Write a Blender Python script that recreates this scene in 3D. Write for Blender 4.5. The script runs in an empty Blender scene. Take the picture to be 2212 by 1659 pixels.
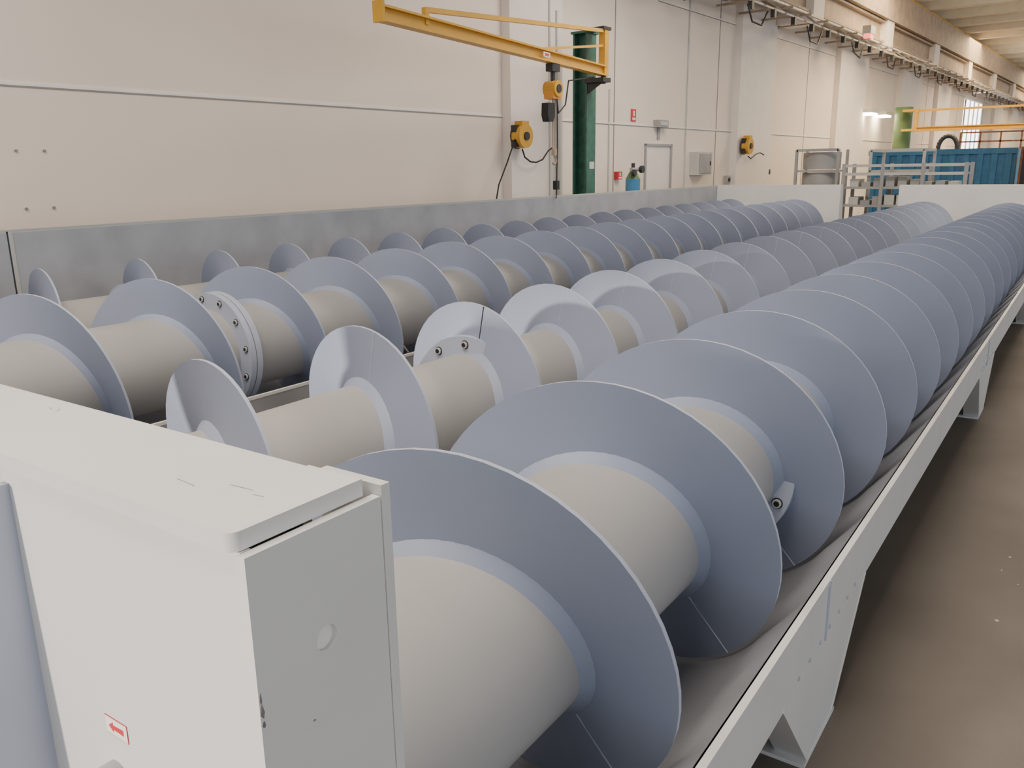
import bpy, bmesh, math, random
from mathutils import Vector, Matrix
random.seed(7)
# lengths below are in units of U metres; z is measured from eye height CH above the floor
U=1.2; FL=1.63; CH=FL*U
DE=math.radians(2.6)      # hall walls run 2.6 deg off the screw axes
DW=7.4; XW=-DW
sc=bpy.context.scene

# ---------- materials ----------
def mat(name,col,rough=0.6,metal=0.0,var=0.06,scale=3.0,bump=0.0,bscale=60,emit=None,col2=None,detail=6):
    m=bpy.data.materials.new(name); m.use_nodes=True
    nt=m.node_tree; b=nt.nodes['Principled BSDF']
    b.inputs['Roughness'].default_value=rough; b.inputs['Metallic'].default_value=metal
    tc=nt.nodes.new('ShaderNodeTexCoord')
    n=nt.nodes.new('ShaderNodeTexNoise'); n.inputs['Scale'].default_value=scale; n.inputs['Detail'].default_value=detail
    nt.links.new(tc.outputs['Object'],n.inputs['Vector'])
    r=nt.nodes.new('ShaderNodeValToRGB'); r.color_ramp.elements[0].position=0.3; r.color_ramp.elements[1].position=0.7
    c1=tuple(max(0,c*(1-var)) for c in col[:3])+(1,)
    c2=tuple(min(1,c*(1+var)) for c in (col2 or col)[:3])+(1,)
    r.color_ramp.elements[0].color=c1; r.color_ramp.elements[1].color=c2
    nt.links.new(n.outputs['Fac'],r.inputs['Fac']); nt.links.new(r.outputs['Color'],b.inputs['Base Color'])
    if bump>0:
        n2=nt.nodes.new('ShaderNodeTexNoise'); n2.inputs['Scale'].default_value=bscale; n2.inputs['Detail'].default_value=4
        nt.links.new(tc.outputs['Object'],n2.inputs['Vector'])
        bp=nt.nodes.new('ShaderNodeBump'); bp.inputs['Strength'].default_value=bump; bp.inputs['Distance'].default_value=0.01
        nt.links.new(n2.outputs['Fac'],bp.inputs['Height']); nt.links.new(bp.outputs['Normal'],b.inputs['Normal'])
    if emit:
        b.inputs['Emission Color'].default_value=tuple(emit[:3])+(1,); b.inputs['Emission Strength'].default_value=emit[3]
    return m
M={}
M['flight']=mat('paint_flight_sky_tint',(0.315,0.36,0.48),0.55,var=0.05,scale=2)  # same paint as the shafts, with blue sky light put into the colour
M['rim']=mat('paint_rim',(0.45,0.49,0.60),0.5)
M['shaft']=mat('paint_shaft_warm_tint',(0.43,0.42,0.41),0.5,var=0.05,scale=2)  # same paint as the flights, with warm indoor light put into the colour
M['white']=mat('paint_white',(0.72,0.72,0.71),0.4,var=0.03,scale=4)
M['trough']=mat('paint_trough',(0.31,0.32,0.345),0.35,var=0.12,scale=3)
M['backw']=mat('paint_backwall',(0.43,0.435,0.41),0.4,var=0.02,scale=1.2)
M['dark']=mat('dark_steel',(0.03,0.03,0.035),0.5)
M['wall']=mat('wall_plaster',(0.88,0.77,0.67),0.8,var=0.03,scale=0.6,bump=0.05)
M['wall2']=mat('wall_column',(0.87,0.81,0.75),0.8,var=0.03)
M['joint']=mat('joint',(0.30,0.27,0.24),0.9)
M['jointl']=mat('joint_light',(0.88,0.86,0.82),0.8)
M['floor']=mat('floor_concrete',(0.165,0.142,0.12),0.7,var=0.16,scale=1.2,bump=0.1,bscale=40)
M['ceil']=mat('ceiling_concrete',(0.84,0.78,0.64),0.8)
M['rail']=mat('crane_rail',(0.40,0.31,0.23),0.7,var=0.15)
M['yellow']=mat('yellow_paint',(0.66,0.36,0.03),0.45,var=0.08)
M['green']=mat('green_paint',(0.03,0.12,0.085),0.5,var=0.25,scale=8)
M['green2']=mat('green_paint2',(0.10,0.18,0.07),0.5)
M['orange']=mat('orange_paint',(0.8,0.33,0.04),0.45)
M['black']=mat('black_rubber',(0.015,0.015,0.018),0.6)
M['blue']=mat('blue_paint',(0.05,0.22,0.42),0.5,var=0.15,scale=5)
M['grey']=mat('grey_steel',(0.35,0.35,0.35),0.5,var=0.1)
M['lgrey']=mat('light_grey',(0.55,0.55,0.52),0.5)
M['red']=mat('red',(0.6,0.04,0.05),0.5)
M['rust']=mat('rusty_steel',(0.30,0.15,0.09),0.7,var=0.3,scale=8)
M['scuff']=mat('scuff',(0.22,0.21,0.20),0.8,var=0.5,scale=60)
M['chip']=mat('floor_chips',(0.6,0.56,0.5),0.8)
M['lamp']=mat('lamp_glow',(1,0.9,0.7),0.5,emit=(1,0.85,0.6,30))
M['win']=mat('window_glow',(1,1,1),0.5,emit=(1,0.98,0.95,5))
M['redl']=mat('red_lamp',(1,0.2,0.15),0.5,emit=(1,0.25,0.2,2.0))
MI=list(M.keys())

class B:
    def __init__(s): s.v=[]; s.f=[]; s.m=[]
    def mesh(s,v,f,m):
        o=len(s.v); s.v+= [tuple(p) for p in v]
        for q in f: s.f.append([i+o for i in q]); s.m.append(m)
    def box(s,a,b,m):
        x0,x1=sorted((a[0],b[0]));y0,y1=sorted((a[1],b[1]));z0,z1=sorted((a[2],b[2]))
        v=[(x0,y0,z0),(x1,y0,z0),(x1,y1,z0),(x0,y1,z0),(x0,y0,z1),(x1,y0,z1),(x1,y1,z1),(x0,y1,z1)]
        s.mesh(v,[(3,2,1,0),(4,5,6,7),(0,1,5,4),(1,2,6,5),(2,3,7,6),(3,0,4,7)],m)
    def prism(s,poly,axis,a,b,m):
        def P(p,t):
            return {'x':(t,p[0],p[1]),'y':(p[0],t,p[1]),'z':(p[0],p[1],t)}[axis]
        n=len(poly); v=[P(p,a) for p in poly]+[P(p,b) for p in poly]
        f=[tuple(range(n)),tuple(reversed(range(n,2*n)))]
        for i in range(n): j=(i+1)%n; f.append((i,i+n,j+n,j))
        s.mesh(v,f,m)
    def cyl(s,p0,p1,r0,m,r1=None,n=20,caps=True):
        if r1 is None: r1=r0
        p0=Vector(p0);p1=Vector(p1); d=(p1-p0).normalized()
        a=d.orthogonal().normalized(); b=d.cross(a)
        v=[];f=[]
        for p,r in((p0,r0),(p1,r1)):
            for i in range(n):
                t=2*math.pi*i/n; v.append(p+a*math.cos(t)*r+b*math.sin(t)*r)
        for i in range(n): j=(i+1)%n; f.append((i,j,j+n,i+n))
        if caps: f+= [tuple(reversed(range(n))),tuple(range(n,2*n))]
        s.mesh(v,f,m)
    def bar(s,p0,p1,w,h,m):
        p0=Vector(p0);p1=Vector(p1); d=(p1-p0).normalized()
        up=Vector((0,0,1))
        if abs(d.z)>0.95: up=Vector((0,1,0))
        a=d.cross(up).normalized()*w/2; b=a.cross(d).normalized()*h/2
        v=[p+q for p in (p0,p1) for q in (-a-b,a-b,a+b,-a+b)]
        s.mesh(v,[(3,2,1,0),(4,5,6,7),(0,1,5,4),(1,2,6,5),(2,3,7,6),(3,0,4,7)],m)
    def ibeam(s,p0,p1,w,h,t,m):
        p0=Vector(p0);p1=Vector(p1); z=Vector((0,0,1))
        s.bar(p0+z*(h/2-t/2),p1+z*(h/2-t/2),w,t,m); s.bar(p0-z*(h/2-t/2),p1-z*(h/2-t/2),w,t,m)
        s.bar(p0,p1,t,h-2*t,m)
    def tube(s,pts,r,m,n=8):
        for i in range(len(pts)-1): s.cyl(pts[i],pts[i+1],r,m,n=n)
    def done(s,name,hall=False,bevel=0,ang=35,parent=None):
        me=bpy.data.meshes.new(name)
        me.from_pydata([(x*U,y*U,CH+z*U) for x,y,z in s.v],[],s.f)
        used=sorted(set(s.m),key=MI.index)
        for k in used: me.materials.append(M[k])
        for p,k in zip(me.polygons,s.m): p.material_index=used.index(k); p.use_smooth=True
        bm=bmesh.new(); bm.from_mesh(me); bmesh.ops.recalc_face_normals(bm,faces=bm.faces); bm.to_mesh(me); bm.free()
        me.set_sharp_from_angle(angle=math.radians(ang))
        o=bpy.data.objects.new(name,me); sc.collection.objects.link(o)
        if hall: o.rotation_euler=(0,0,-DE)
        if bevel:
            md=o.modifiers.new('bevel','BEVEL'); md.width=bevel; md.segments=2; md.limit_method='ANGLE'; md.angle_limit=math.radians(40)
        if parent: o.parent=parent
        return o

# ---------- screws ----------
LEAD=0.645; R=0.465; RS=0.249
def screw(xc,ytop,s,ystart,yfs,yend,yfl,seam,rf,ph=0.16,crack=None):
    b=B(); zc=-1.0
    b.cyl((-xc,ystart,zc),(-xc,yend,zc),RS,'shaft',n=72)
    b.cyl((-xc,yend-0.02,zc),(-xc,yend+0.06,zc),RS*0.8,'shaft',n=48)
    N=56; th=0.006
    i0=math.ceil((yfs-ytop)/LEAD*N); i1=int((yend-0.38-ytop)/LEAD)*N+N//2
    v=[];f=[];ms=[]
    for i in range(i0,i1+1):
        phi=math.pi/2 - s*i/N*2*math.pi
        y=ytop+LEAD*i/N
        c,sn=math.cos(phi),math.sin(phi)
        prof=[(RS-0.005,-th),(R,-th),(R,th),(RS-0.005,th)]
        prof+=[(RS-0.002,-0.036),(RS+0.008,-0.026),(RS+0.026,-th-0.0005)]
        for r,dy in prof: v.append((-xc+r*c,y+dy,zc+r*sn))
    tot=i1-i0
    for i in range(tot):
        o=i*7;p=o+7
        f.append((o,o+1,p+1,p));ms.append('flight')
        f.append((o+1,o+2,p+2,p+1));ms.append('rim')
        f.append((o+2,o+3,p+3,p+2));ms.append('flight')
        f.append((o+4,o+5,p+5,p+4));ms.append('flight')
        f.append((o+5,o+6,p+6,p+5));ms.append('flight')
    f.append((0,1,2,3));ms.append('rim'); o=tot*7; f.append((o,o+1,o+2,o+3));ms.append('rim')
    base=len(b.v); b.v+=v
    for q,m in zip(f,ms): b.f.append([i+base for i in q]); b.m.append(m)
    k0=math.ceil((yfs-ytop)/LEAD)
    for k in range(k0,int((yend-.5-ytop)/LEAD)):
        a=(k+seam)*2*math.pi
        phi=math.pi/2-s*a; y=ytop+LEAD*(k+seam)-th
        p0=(-xc+(RS+0.03)*math.cos(phi),y,zc+(RS+0.03)*math.sin(phi)); p1=(-xc+R*math.cos(phi),y,zc+R*math.sin(phi))
        b.cyl(p0,p1,0.003,'rim' if k!=crack else 'dark',n=6)
    rb=rf-0.035
    for d0,d1 in((-0.04,-0.003),(0.003,0.04)):
        b.cyl((-xc,yfl+d0,zc),(-xc,yfl+d1,zc),rf,'rim',n=64)
    b.cyl((-xc,yfl-0.004,zc),(-xc,yfl+0.004,zc),rf-0.006,'dark',n=64)
    for k in range(12):
        t=2*math.pi*k/12+ph
        cx,cz=-xc+rb*math.cos(t),zc+rb*math.sin(t)
        b.cyl((cx,yfl-0.050,cz),(cx,yfl+0.05,cz),0.015,'lgrey',n=12)
        b.cyl((cx,yfl-0.0505,cz),(cx,yfl-0.0515,cz),0.010,'black',n=10)
        b.cyl((cx,yfl-0.040,cz),(cx,yfl-0.0425,cz),0.019,'dark',n=16)
    return b.done('archimedes_screw',ang=30)
XA,XB,XC,XD=1.02,2.12,4.14,5.22
Y1E=14.65; Y2E=14.9
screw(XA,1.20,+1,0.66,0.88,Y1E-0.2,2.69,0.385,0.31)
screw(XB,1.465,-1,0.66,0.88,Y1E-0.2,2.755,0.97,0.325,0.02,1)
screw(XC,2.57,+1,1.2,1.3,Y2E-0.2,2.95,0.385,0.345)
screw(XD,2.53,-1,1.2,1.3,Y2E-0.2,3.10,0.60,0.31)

# ---------- troughs ----------
def trough(x0,x1,xa,xb,y0,y1,legs,tall,ez):
    b=B(); r=0.488
    pts=[(-x0-0.0,ez)]
    def arc(xc,a0,a1,n=26):
        for i in range(n+1):
            a=math.radians(a0+(a1-a0)*i/n); pts.append((-(xc+r*math.sin(a)),-1.0-r*math.cos(a)))
    arc(xa,-58,74); pts.append((-(xa+xb)/2,-1.13)); arc(xb,-74,58 if not tall else 80)
    if tall: pts.append((-x1,-0.90)); pts.append((-x1,-0.33))
    else: pts.append((-x1,ez))
    n=len(pts); t=0.010
    v=[];f=[]
    nrm=[]
    for i in range(n):
        p=Vector(pts[max(0,i-1)]);q=Vector(pts[min(n-1,i+1)]); d=(q-p).normalized(); nrm.append(Vector((-d.y,d.x))*-1)
    for y in (y0,y1):
        for i in range(n): v.append((pts[i][0],y,pts[i][1]))
        for i in range(n):
            o=Vector(pts[i])+nrm[i]*t; v.append((o.x,y,o.y))
    for i in range(n-1):
        f.append((i,i+1,2*n+i+1,2*n+i)); f.append((n+i,n+i+1,3*n+i+1,3*n+i))
        f.append((i,i+1,n+i+1,n+i)); f.append((2*n+i,2*n+i+1,3*n+i+1,3*n+i))
    b.mesh(v,f,'trough')
    sides=[(-x0,1)] + [(-x1,-1)]
    for xs,sg in sides:
        b.box((xs-sg*0.004,y0,ez-0.010),(xs+sg*0.014,y1,ez+0.006),'white')
        b.box((xs+sg*0.004,y0,ez-.01),(xs+sg*0.012,y1,-1.29),'white' if not tall else 'trough')
        b.box((xs+sg*0.012,y0,-1.29),(xs-sg*0.05,y1,-1.300),'white')
        for L in legs:
            poly=[(L-0.42,-1.288),(L+0.45,-1.288),(L+0.12,-FL+0.012),(L-0.14,-FL+0.012)]
            b.prism(poly,'x',xs+sg*0.004,xs+sg*0.0125,'white')
            b.bar((xs-sg*0.03,L-0.42,-1.295),(xs-sg*0.03,L-0.14,-FL+0.012),0.09,0.010,'white')
            b.bar((xs-sg*0.03,L+0.45,-1.295),(xs-sg*0.03,L+0.12,-FL+0.012),0.09,0.010,'white')
            b.box((xs+sg*0.015,L-0.17,-FL+0.012),(xs-sg*0.28,L+0.15,-FL),'white')
            b.box((xs+sg*0.010,L-0.05,ez+.004),(xs+sg*0.017,L-0.040,-1.29),'rim')
            for q in range(7):
                b.cyl((xs+sg*0.012,L-0.3+q*0.1,-1.27),(xs+sg*0.0155,L-0.3+q*0.1,-1.27),0.007,'rim',n=8)
    for L in legs:
        poly=[(-x0,-1.2),(-x0,-FL+.012),(-x0-0.30,-FL+.012),(-x0-0.45,-1.50),(-x1+0.45,-1.50),(-x1+0.30,-FL+.012),(-x1,-FL+.012),(-x1,-1.2),(-x1+0.09,-1.33),(-x1+0.45,-1.49),(-x0-0.45,-1.49),(-x0-0.09,-1.33)]
        b.prism(poly,'y',L-0.012,L+0.012,'lgrey')
    if tall:
        b.box((-x1-0.03,y0,-0.345),(-x1+0.01,y1,-0.325),'backw')
        b.box((-x1-0.016,y0,-0.345),(-x1-0.008,y1,-1.2),'backw')
        b.mesh([(-x1+0.004,y0,-0.9),(-x1+0.004,y1,-0.9),(-x1+0.004,y1,-0.335),(-x1+0.004,y0,-0.335)],[(0,1,2,3)],'backw')
        yy=2.62
        b.box((-x1,yy-0.005,-0.9),(-x1+0.010,yy+0.005,-0.335),'dark')
        b.box((-x1,yy+0.005,-0.9),(-x1+0.014,yy+0.03,-0.335),'backw')
    prof=[(y1,-0.32),(y1+0.16,-0.32),(y1+0.16,-0.4),(y1+0.40,-FL),(y1,-FL)]
    b.prism(prof,'x',-x0-0.01,-x1,'white')
    for xc in (xa,xb):
        b.cyl((-xc,y1-0.14,-1),(-xc,y1,-1),0.30,'white',n=48)
        b.cyl((-xc,y1-0.10,-1),(-xc,y1-0.06,-1),0.34,'white',n=48)
    return b
t2=trough(3.59,5.76,XC,XD,1.0,Y2E,[2.6,6.6,10.6,14.4],True,-1.155)
t2.done('screw_trough',ang=30)
e=trough(0.49,2.65,XA,XB,0.64,Y1E,[2.25,6.2,10.2,14.2],False,-1.11)
def rounded(x0,x1,y0,y1,r,n=8):
    p=[(x0,y0)]
    for i in range(n+1):
        a=-math.pi/2+math.pi/2*i/n; p.append((x1-r+r*math.cos(a),y0+r+r*math.sin(a)))
    p+=[(x1,y1),(-0.71,y1),(-0.71,0.606),(x0,0.606)]; return p
xr=-0.612; xl=-2.62; zb=-FL
e.prism(rounded(xl,-0.626,0.436,0.610,0.014),'z',-0.345,-0.325,'white')
e.box((xl,0.590,-0.346),(-0.705,0.604,zb),'white')
e.box((-0.71,0.6235,-0.334),(xr+0.001,0.637,zb),'white')
e.box((xl,0.445,-0.346),(xr-0.0125,0.457,zb),'white')
e.box((xl-.001,0.4445,-0.346),(xl+0.015,0.603,zb),'white')
e.box((xl+0.02,0.46,-0.40),(xr-0.0125,0.589,-0.41),'lgrey')
hy,hz,hr=0.5317,-0.475,0.0145
ya,yb,za,zt=0.440,0.6225,-FL,-0.3465
n=32; v=[];f=[]
for X in (xr,xr-0.012):
    for i in range(n):
        t=2*math.pi*i/n; v.append((X,hy+hr*math.cos(t),hz+hr*math.sin(t)))
    for i in range(n):
        t=2*math.pi*i/n; c,s_=math.cos(t),math.sin(t); k=0.045/max(abs(c),abs(s_)); v.append((X,hy+k*c,hz+k*s_))
for i in range(n):
    j=(i+1)%n
    f.append((i,j,n+j,n+i)); f.append((2*n+i,2*n+j,3*n+j,3*n+i)); f.append((i,j,2*n+j,2*n+i))
e.mesh(v,f,'white')
a_=0.045
X0,X1=xr,xr-0.012
e.box((X0,ya,za),(X1,yb,hz-a_),'white'); e.box((X0,ya,hz+a_),(X1,yb,zt),'white')
e.box((X0,ya,hz-a_),(X1,hy-a_,hz+a_),'white'); e.box((X0,hy+a_,hz-a_),(X1,yb,hz+a_),'white')
e.cyl((xr-0.011,hy,hz),(xr-0.007,hy,hz),0.02,'jointl',n=24)  # white disc behind the hole, painted to stand for the sunlit interior
e.prism([(0.4455,-0.37),(0.4455,zb),(0.16,zb),(0.16,-1.3),(0.415,-0.37)],'x',-1.078,-1.090,'rim')  # gusset plate; bluish rim colour stands in for shade on its side
e.cyl((-0.915,0.446,-0.725),(-0.915,0.42,-0.725),0.022,'grey',n=20)
e.cyl((-0.915,0.42,-0.725),(-0.915,0.41,-0.725),0.014,'dark',n=6)
for y,z,w_,h_ in ((.4415,-.515,.004,.012),(.4425,-.528,.003,.006),(.4420,-.5,.0015,.01),(.505,-.56,.003,.002)):
    e.prism([(y-.001,z),(y+w_*.6,z-h_*.4),(y+w_,z+h_*.2),(y+w_*.4,z+h_),(y,z+h_*.7)],'x',xr,xr+.0004,'scuff')
for x0,y0,x1,y1 in ((-.80,.50,-.765,.497),(-.735,.52,-.70,.523),(-1.2,.58,-1.19,.57),(-1.22,.575,-1.205,.572),(-.69,.515,-.675,.517)):
    e.bar((x0,y0,-.3249),(x1,y1,-.3249),.0008,.0004,'scuff')
e.done('screw_trough',ang=30)
s=B()
cx,cz=-0.903,-0.652; yq=0.4445
s.box((cx-0.024,yq,cz-0.0125),(cx+0.024,yq-.0003,cz+0.0125),'red')
s.box((cx-0.0230,yq-.0003,cz-0.0115),(cx+0.0230,yq-.0006,cz+0.0115),'jointl')
s.prism([(cx-0.016,cz),(cx-0.006,cz+0.007),(cx-0.006,cz+0.003),(cx+0.016,cz+0.004),(cx+0.016,cz-0.004),(cx-0.006,cz-0.003),(cx-0.006,cz-0.007)],'y',yq-.0006,yq-.001,'red')
s.done('arrow_sticker')

# ---------- hall ----------
CZ=5.0
b=B(); b.box((XW-.2,-8.2,-FL-0.1),(16,90,-FL),'floor')
for i in range(26):
    x=-.35+.75*random.random(); y=1.9+5*random.random()**1.5; r=.003+.006*random.random()
    b.cyl((x,y,-FL),(x,y,-FL+.002),r,'chip',n=6)
b.done('floor',hall=True)
b=B(); b.box((XW-.2,-8.2,-FL),(XW,90,CZ+.1),'wall'); b.done('wall_left',hall=True)
b=B()
for Y in (9.68,12.57,16.64,21.97,35.2,41.2,47.5): b.box((XW,Y-.012,-FL),(XW+.006,Y+.012,CZ),'joint')
zj=.725
b.box((XW,-8,zj-0.012),(XW+.010,90,zj+0.012),'jointl')
b.box((XW,-8,zj-0.024),(XW+.008,90,zj-0.012),'joint')
z2=2.82
b.box((XW,14,z2-0.012),(XW+.010,90,z2+0.012),'jointl')
b.box((XW,14,z2-0.024),(XW+.008,90,z2-0.012),'joint')
for Y,z in ((3.14,.21),(3.36,.21),(3.15,-.25),(3.37,-.25)): b.cyl((XW,Y,z),(XW+.015,Y,z),0.012,'joint',n=8)
b.done('trim_1',hall=True)
PC=DW-0.15
for Ya,Yb in ((9.55,10.82),(17.41,19.33),(24.10,26.76),(30.78,33.61),(36.42,38.83),(50,52.5),(56,58.5),(62,64.5)):
    b=B(); b.box((XW,Ya,-FL),(-PC,Yb,CZ),'wall2'); b.done('wall_column',hall=True)
b=B(); b.box((XW-.2,88,-FL),(16,88.2,CZ+.1),'wall'); b.done('wall_far',hall=True)
b=B(); b.box((XW-.2,-8.2,-FL),(-5.24,-8.0,CZ),'wall'); b.box((-5.24,-8.2,0.95),(3,-8.0,2.6),'wall'); b.box((-4.14,-8.2,-FL),(-3.04,-8,.95),'wall'); b.box((3,-8.2,-FL),(9,-8.0,2.6),'wall')  # unseen wall; jamb, lintel and pier added to keep sun off some screws
b.done('wall_back_sun_block',hall=True)
b=B(); b.box((XW-.2,-8.2,CZ),(16,90,CZ+.15),'ceil')
for i in range(0,45):
    y=2+i*2.0; b.box((XW,y,CZ-.4),(16,y+0.35,CZ),'ceil')
b.done('ceiling',hall=True)

b=B(); xr_=-DW+0.75
b.box((XW+.05,-6,3.75),(XW+1.0,88,4.5),'rail')
b.ibeam((xr_,-6,3.45),(xr_,88,3.45),0.28,0.55,0.05,'rail')
b.bar((xr_+.1,-6,4.56),(xr_+.1,88,4.56),0.10,0.12,'yellow')
b.bar((xr_+.3,-6,3.05),(xr_+.3,88,3.05),0.05,0.04,'lgrey')
b.bar((xr_+.4,-6,2.85),(xr_+.4,88,2.85),0.03,0.03,'grey')
for i in range(75):
    y=6+i*1.1
    b.bar((xr_-.05,y,3.2),(xr_+.45,y,2.82),0.03,0.03,'grey'); b.bar((XW+.1,y+.3,3.0),(xr_+.45,y+.3,3.0),0.04,0.04,'rail')
    b.box((xr_+.35,y+.5,2.7),(xr_+.43,y+.6,2.85),'dark')
    if i%3==0: b.tube([(xr_+.1,y,2.9),(xr_+.1,y+.25,2.62+.1*random.random()),(xr_+.15,y+.6,2.6),(xr_+.1,y+1.0,2.9)],0.018,'dark',n=6)
for i in range(12):
    y=19.6+i*6; b.box((XW+.16,y-.35,3.0),(xr_+.2,y+.35,3.75),'wall2')
b.box((xr_+.3,22.6,3.1),(xr_+.5,23.0,3.28),'lgrey'); b.box((xr_+.32,22.65,3.0),(xr_+.48,22.95,3.1),'redl')
b.done('crane_runway_beam',hall=True)

def jib():
    b=B(); xc0=-6.80; Yp=10.71; zt=1.84; c=.12
    b.box((xc0-c,Yp-0.12,-FL),(xc0-c+.03,Yp+0.12,zt),'green'); b.box((xc0+c-.03,Yp-0.12,-FL),(xc0+c,Yp+0.12,zt),'green'); b.box((xc0-c+.03,Yp-0.015,-FL),(xc0+c-.03,Yp+0.015,zt),'green')
    b.box((xc0-c-.02,Yp-0.15,zt),(xc0+c+.02,Yp+0.15,zt+0.03),'green')
    b.box((xc0-.25,Yp-0.25,-FL),(xc0+.25,Yp+0.25,-FL+.03),'green')
    b.box((xc0+c,Yp-.04,0.0),(xc0+c+.003,Yp+.09,0.10),'lgrey')
    Xp=-6.43; Yv,zv0,zv1=10.62,1.17,1.87
    b.bar((Xp,Yv,zv0+.08),(Xp,Yv,zv1),0.10,0.10,'yellow')
    b.cyl((Xp,Yv,zv0-.02),(Xp,Yv,zv1+.03),0.035,'dark')
    b.box((xc0+c,Yv-0.10,zv1-0.02),(Xp+.06,Yv+0.10,zv1+0.02),'dark'); b.box((xc0+c,Yv-0.10,zv0-0.0),(Xp+.06,Yv+0.10,zv0+0.06),'dark')
    b.prism([(xc0+c,zv0-.14),(xc0+c,zv0),(Xp,zv0)],'y',Yv-.02,Yv,'dark')
    zb=1.32; tip=Vector((-5.54,5.45,zb)); P=Vector((Xp,Yv,zb)); hb=0.135
    b.ibeam(P,tip,0.11,hb,0.02,'yellow')
    d=(tip-P); q=P+d*0.86
    b.bar((Xp,Yv,zv1-0.03),q+Vector((0,0,0.13)),0.05,0.045,'yellow')
    b.bar(q+Vector((0,0,0.15)),q+Vector((0,0,0.0)),0.05,0.05,'yellow')
    b.bar(Vector((Xp,Yv,zb+(zv1-zb)*0.60)),P+d*0.38+Vector((0,0,0.07)),0.035,0.03,'yellow')
    b.box(tuple(tip-Vector((0.06,0.015,0.075))),tuple(tip+Vector((0.06,0.015,0.10))),'yellow')
    m1=P+d*0.36
    b.bar(m1+Vector((0.0605,0,0)),m1+d*.035+Vector((0.0605,0,0)),.003,.055,'jointl')
    b.bar(m1+Vector((0.0625,0,0))+d*.006,m1+d*.028+Vector((0.0625,0,0)),.003,.03,'red')
    p=P+d*0.322
    h=lambda drop: p.z-drop
    b.box((p.x-.05,p.y-.08,h(.16)),(p.x+.05,p.y+.08,h(.07)),'dark')
    b.box((p.x-.07,p.y-.09,h(.48)),(p.x+.07,p.y+.09,h(.30)),'orange')
    b.cyl((p.x-.09,p.y,h(.36)),(p.x+.09,p.y,h(.36)),0.095,'yellow',n=20)
    b.cyl((p.x+.09,p.y,h(.36)),(p.x+.10,p.y,h(.36)),0.05,'dark',n=16)
    b.tube([(p.x,p.y,h(.16)),(p.x,p.y,h(.28))],0.03,'dark')
    b.prism([(p.y-.17,h(.53)),(p.y-.04,h(.53)),(p.y-.03,h(.67)),(p.y-.06,h(.75)),(p.y-.15,h(.75)),(p.y-.18,h(.67))],'x',p.x-.05,p.x+.05,'black')
    for dx in (0.0,0.05):
        b.tube([(p.x,p.y+dx,h(.48)),(p.x,p.y+dx,h(1.11))],0.009,'rail')
    b.cyl((p.x,p.y+.025,h(1.15)),(p.x,p.y+.025,h(1.07)),0.035,'rail')
    hk=[(p.x,p.y+.025+0.04*math.sin(a),h(1.21)+0.045*math.cos(a)) for a in [i*0.5 for i in range(0,9)]]
    b.tube(hk,0.014,'rail')
    b.tube([(p.x,p.y+.09,h(.41)),(p.x,p.y+.10,h(1.0)),(p.x,p.y+.07,h(1.68))],0.007,'black')
    b.box((p.x-.03,p.y+.04,h(1.57)),(p.x+.03,p.y+.10,h(1.46)),'black')
    b.tube([(Xp,Yv-.25,zv0+.05),(p.x,p.y+.35,h(.24)),(p.x,p.y+.28,h(.53)),(p.x,p.y+.12,h(.64)),(p.x,p.y+.08,h(.44))],0.009,'black')
    return b.done('jib_crane',hall=True)
jib()

def reel(Y,z,r):
    b=B(); x=-PC+.001
    b.box((x,Y-.05,z-.1),(x+.02,Y+.06,z+.1),'dark')
    b.cyl((x,Y,z),(x+.12,Y,z),r*0.25,'dark')
    b.cyl((x+.06,Y,z),(x+.20,Y,z),r,'yellow',n=28); b.cyl((x+.045,Y,z),(x+.06,Y,z),r*1.05,'dark',n=28)
    b.cyl((x+.20,Y,z),(x+.22,Y,z),r*.35,'dark',n=20)
    b.box((x+.06,Y-r*.5,z+r*.6),(x+.19,Y+r*.5,z+r*1.25),'yellow')
    b.box((x+.05,Y-r*.95,z-r*.9),(x+.14,Y-r*.5,z+r*.9),'dark')
    return b
b=reel(9.63,.45,0.16); xx=-(PC-.12)
b.tube([(xx,)+q for q in ((9.48,.41),(9.30,.11),(9.10,-.19),(8.97,-.62),(8.95,-1.6))],0.010,'black')
b.tube([(xx,)+q for q in ((9.64,.28),(9.70,.17),(9.83,.11),(9.97,.10),(10.13,.14),(10.27,.26),(10.36,.30))],0.011,'black')
b.done('hose_reel',hall=True)
b=reel(17.67,.42,0.17)
b.tube([(xx,)+q for q in ((17.75,.21),(17.91,.16),(18.16,.25),(18.42,.29),(18.65,.24))],0.012,'black')
b.done('hose_reel',hall=True)
def wbox(name,Ya,Yb,zb,zt,d,m,extra=None):
    b=B(); b.box((XW+.001,Ya,zb),(XW+d,Yb,zt),m)
    if extra: extra(b,Ya,Yb,zb,zt,XW+d)
    return b.done(name,hall=True,bevel=0.005)
def panel(b,a,c,z0,z1,x): 
    b.box((x,a+.1*(c-a),z0+.08*(z1-z0)),(x+.015,c-.1*(c-a),z1-.08*(z1-z0)),'grey'); b.box((x+.015,c-.2*(c-a),(z0+z1)/2-.04),(x+.03,c-.16*(c-a),(z0+z1)/2+.04),'black')
wbox('electrical_cabinet',15.48,16.13,-.15,.29,0.18,'lgrey',panel)
Ya,Yb,zt=13.61,14.65,.42
b=B(); x=XW+.015
b.box((XW+.001,Ya,-FL),(x,Yb,zt),'wall2')
b.box((x,Ya,-FL),(x+.03,Ya+.05,zt),'grey'); b.box((x,Yb-.05,-FL),(x+.03,Yb,zt),'grey'); b.box((x,Ya,zt-.04),(x+.03,Yb,zt),'grey'); b.box((x,Yb-.14,-FL+.75),(x+.04,Yb-.08,-FL+.8),'black')
b.done('door_1',hall=True)
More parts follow.
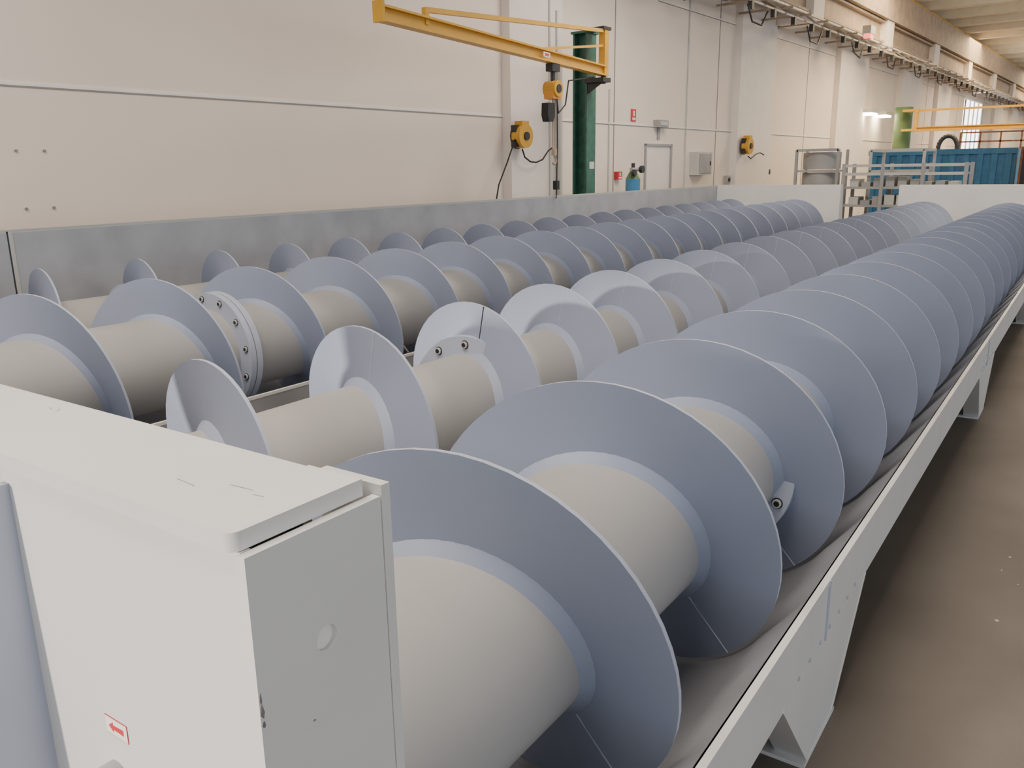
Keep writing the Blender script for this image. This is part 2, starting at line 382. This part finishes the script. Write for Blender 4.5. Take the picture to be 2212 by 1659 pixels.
def alarm(b,a,c,z0,z1,x):
    m=(a+c)/2; b.box((XW+.001,m-.04,z0-.2),(XW+.03,m+.04,z0),'grey'); b.box((x,a+.05,z0+.03),(x+.01,c-.05,z1-.03),'lgrey')
wbox('emergency_light',13.95,14.32,.70,.83,0.12,'grey',alarm)
def sign(b,a,c,z0,z1,x):
    w_=c-a
    b.box((x,a+.15*w_,z0+.1*(z1-z0)),(x+.004,c-.15*w_,z0+(z1-z0)*.3),'jointl')
    b.box((x,a+.35*w_,z0+.42*(z1-z0)),(x+.004,c-.35*w_,z1-.15*(z1-z0)),'jointl')
wbox('fire_extinguisher_sign',13.13,13.29,.78,.98,0.02,'red',sign)
wbox('fire_alarm_call_point',12.60,12.74,-.18,-.05,0.08,'red',sign)
def sock(b,a,c,z0,z1,x): b.cyl((x,(a+c)/2,(z0+z1)/2-.01),(x+.02,(a+c)/2,(z0+z1)/2-.01),.04,'dark',n=12)
wbox('wall_socket',19.45,19.62,-.19,-.07,0.08,'dark',sock)
wbox('wall_socket',17.15,17.33,-.33,-.18,0.08,'grey',sock)
b=B()
for D,Y,za,zb_ in ((PC-.014,10.47,-1.6,3.0),(DW-.014,15.25,-1.6,3.0),(DW-.014,12.40,-1.6,1.25),(PC-.014,10.65,-1.6,2.2)):
    b.tube([(-D,Y,za),(-D,Y,zb_)],0.014,'lgrey')
b.done('wall_conduit',hall=True)
Y,zt=12.45,.08
b=B(); gx=-6.95
b.cyl((gx,Y,-FL),(gx,Y,zt-.25),0.12,'blue',n=24); b.cyl((gx,Y,zt-.25),(gx,Y,zt-.12),0.12,'green2',r1=0.05,n=24); b.cyl((gx,Y,zt-.12),(gx,Y,zt),0.03,'dark')
b.cyl((gx+.02,Y-.1,zt-.1),(gx+.02,Y+.16,zt-.1),0.03,'grey'); b.cyl((gx+.05,Y+.16,zt-.1),(gx+.1,Y+.16,zt-.1),0.06,'dark'); b.cyl((gx+.05,Y-.1,zt-.15),(gx+.1,Y-.1,zt-.15),0.05,'dark')
b.done('gas_cylinder',hall=True)

for Y in (26.9,28.5):
    z=1.47; b=B(); b.box((XW+.001,Y-.35,z),(XW+.4,Y+.35,z+.10),'lgrey'); b.box((XW+.06,Y-.33,z-.06),(XW+.38,Y+.33,z),'lamp')
    b.done('wall_lamp',hall=True)
Ya,Yb,zt,zb=42.6,46.9,2.7,.5
b=B(); b.box((XW+.001,Ya,zb),(XW+.03,Yb,zt),'win')
for i in range(5):
    y=Ya+(Yb-Ya)*i/4; b.box((XW+.03,y-.06,zb),(XW+.07,y+.06,zt),'grey')
b.done('window_1',hall=True)
b=B(); Y=28.6
b.cyl((-6.6,Y,-FL),(-6.6,Y,1.68),.25,'green2',n=24)
Yv,zt,zb=27.97,1.58,.95
b.bar((-6.1,Yv,zb),(-6.1,Yv,zt),.10,.10,'yellow'); b.box((-6.5,Y-.3,zt-.07),(-6.1,Yv,zt),'yellow'); b.box((-6.5,Y-.3,zb),(-6.1,Yv,zb+.07),'yellow')
b.ibeam((-6.1,Yv,zb+.05),(-1.5,Yv+.5,zb+.05),.12,.14,.03,'yellow'); b.bar((-6.1,Yv,zt-.05),(-2,Yv+.4,zb+.6),.06,.06,'yellow')
b.done('jib_crane',hall=True)

xa,xz,zt=-4.70,-1.65,.297
b=B(); b.box((xa,22,-FL),(xz,24,zt),'blue')
x=xa+.05
while x<xz-.15: b.box((x,21.95,-FL+.05),(x+.12,22,zt-.08),'blue'); x+=.28
b.box((xa-.02,21.93,zt-.1),(xz+.02,22,zt+.02),'blue')
b.done('blue_container')
b=B(); b.box((-1.55,21.6,-FL),(-.9,22.4,.33),'rust'); b.box((-1.50,21.57,-FL+.1),(-1.25,21.6,.28),'dark'); b.box((-1.20,21.57,-FL+.1),(-.95,21.6,.28),'dark'); b.done('steel_cabinet')
xa,xb,zt,zm=-4.98,-4.20,.245,-.075
b=B()
def halfdrum(z0,z1):
    n=14; v=[];f=[]; cx=(xa+xb)/2; w=(xb-xa)/2-.03
    for i in range(n+1):
        a=math.pi+math.pi*i/n
        for z in (z0,z1): v.append((cx+w*math.cos(a),17.38+0.33*math.sin(a),z))
    for i in range(n): f.append((2*i,2*i+1,2*i+3,2*i+2))
    f.append(tuple(range(0,2*n+2,2))); f.append(tuple(range(1,2*n+2,2))); f.append((0,1,2*n+1,2*n)); b.mesh(v,f,'grey')
halfdrum(zm,zt); halfdrum(zm-.45,zm-.06); halfdrum(zm-.9,zm-.5)
for X in (xa,xb): 
    for y in (17.0,17.7): b.bar((X,y,-FL),(X,y,zt+.05),.05,.05,'grey')
b.bar((xa,17,zt+.04),(xb,17,zt+.04),.05,.05,'grey')
for z in (zm-.03,zm-.48,-1.2): b.box((xa,17,z-.02),(xb,17.7,z+.02),'grey')
b.done('steel_part_rack')
b=B()
def fr(x0,z0,x1,z1,y,w=.05,m='lgrey'):
    b.bar((x0,y,z0),(x1,y,z0),w,w,m);b.bar((x0,y,z1),(x1,y,z1),w,w,m);b.bar((x0,y,z0),(x0,y,z1),w,w,m);b.bar((x1,y,z0),(x1,y,z1),w,w,m)
x0,x1,zt,zb=-3.83,-2.87,.265,-.133
fr(x0,zb,x1,zt,18);fr(x0,zb,x1,zt,19.2)
for X in (x0,x1):
    for z in (zb,zt): b.bar((X,18,z),(X,19.2,z),.05,.05,'lgrey')
    for y in (18,19.2): b.bar((X,y,-FL),(X,y,zb),.06,.06,'grey')
b.done('steel_frame')
b=B()
xs0,xs1=-4.05,-2.0
for z in (-1.25,-.75,-.42): 
    b.box((xs0,16.9,z-.02),(xs1,17.7,z+.02),'grey')
for z in (-.02,-.17): b.bar((xs0,16.9,z),(xs1,16.9,z),.05,.05,'lgrey'); b.bar((xs0,17.7,z),(xs1,17.7,z),.04,.04,'grey')
for X in (xs0,(2*xs0+xs1)/3,(xs0+2*xs1)/3,xs1):
    for y in (16.9,17.7): b.bar((X,y,-FL),(X,y,0.02),.06,.06,'grey')
for k in range(9):
    X=xs0+.1+k*.21; hgt=.08+.12*random.random()
    b.box((X,17.0,-.40),(X+.15,17.5,-.40+hgt),random.choice(['grey','lgrey','trough','grey'])); b.box((X,17.0,-.73),(X+.17,17.5,-.73+hgt),random.choice(['grey','lgrey','trough']))
    b.box((X,17.0,-1.23),(X+.17,17.5,-1.23+hgt*1.5),random.choice(['grey','lgrey','dark']))
b.done('storage_bench')
b=B()
pts=[(-3.4+.22*math.cos(a),24.6,.38+.30*math.sin(a)) for a in [math.pi*i/12 for i in range(13)]]
b.tube([(-3.18,24.6,-FL)]+pts+[(-3.62,24.6,-.6)],.055,'dark',n=12)
b.box((-3.35,24.4,-FL),(-2.8,24.9,-.2),'green2')
b.done('extraction_hose')
b=B()
for z in (.70,1.0): b.bar((-4.2,33,z),(-.6,33,z),.05,.05,'rust')
for i in range(7): b.bar((-4.2+i*.6,33,-FL),(-4.2+i*.6,33,1.0),.05,.05,'rust')
b.done('guard_rail')

# ---------- camera ----------
F=1800.0; TH=math.radians(14.4); RO=math.radians(0.87); PS=math.radians(34.8)
cam=bpy.data.cameras.new('camera'); co=bpy.data.objects.new('camera',cam); sc.collection.objects.link(co)
cam.sensor_width=36; cam.lens=F/2212*36; cam.clip_end=500; cam.clip_start=0.02
Rm=Matrix.Rotation(PS,4,'Z')@Matrix.Rotation(math.pi/2-TH,4,'X')@Matrix.Rotation(-RO,4,'Z')
co.matrix_world=Matrix.Translation((0,0,CH))@Rm
sc.camera=co

# ---------- light ----------
w=bpy.data.worlds.new('world'); sc.world=w; w.use_nodes=True
bg=w.node_tree.nodes['Background']; bg.inputs[0].default_value=(0.80,0.88,1.0,1); bg.inputs[1].default_value=1.65
def area(name,x,y,z,sx,sy_,e,col,rot=(0,0,0)):
    l=bpy.data.lights.new(name,'AREA'); l.shape='RECTANGLE'; l.size=sx; l.size_y=sy_; l.energy=e; l.color=col
    o=bpy.data.objects.new(name,l); o.location=(x*U,y*U,CH+z*U); o.rotation_euler=rot; sc.collection.objects.link(o)
for i,y in enumerate((0,11,24,38,54,70)):
    area('ceiling_light',-2.5,y,4.5,6,3,650 if i<2 else 1000,(1,0.88,0.76) if i<2 else (1,.75,.45))
for y in (24,42,62):
    area('ceiling_fill',0,y,3.6,3,3,500,(1,.85,.65),(math.pi,0,0))  # fill lights without fixtures, added to brighten the ceiling
sl=bpy.data.lights.new('sun','SUN'); sl.energy=4.0; sl.angle=math.radians(3); sl.color=(1,0.9,0.78)
so=bpy.data.objects.new('sun',sl); sc.collection.objects.link(so)
d=Vector((0.25,1,-0.13)); so.rotation_euler=d.to_track_quat('-Z','Y').to_euler()
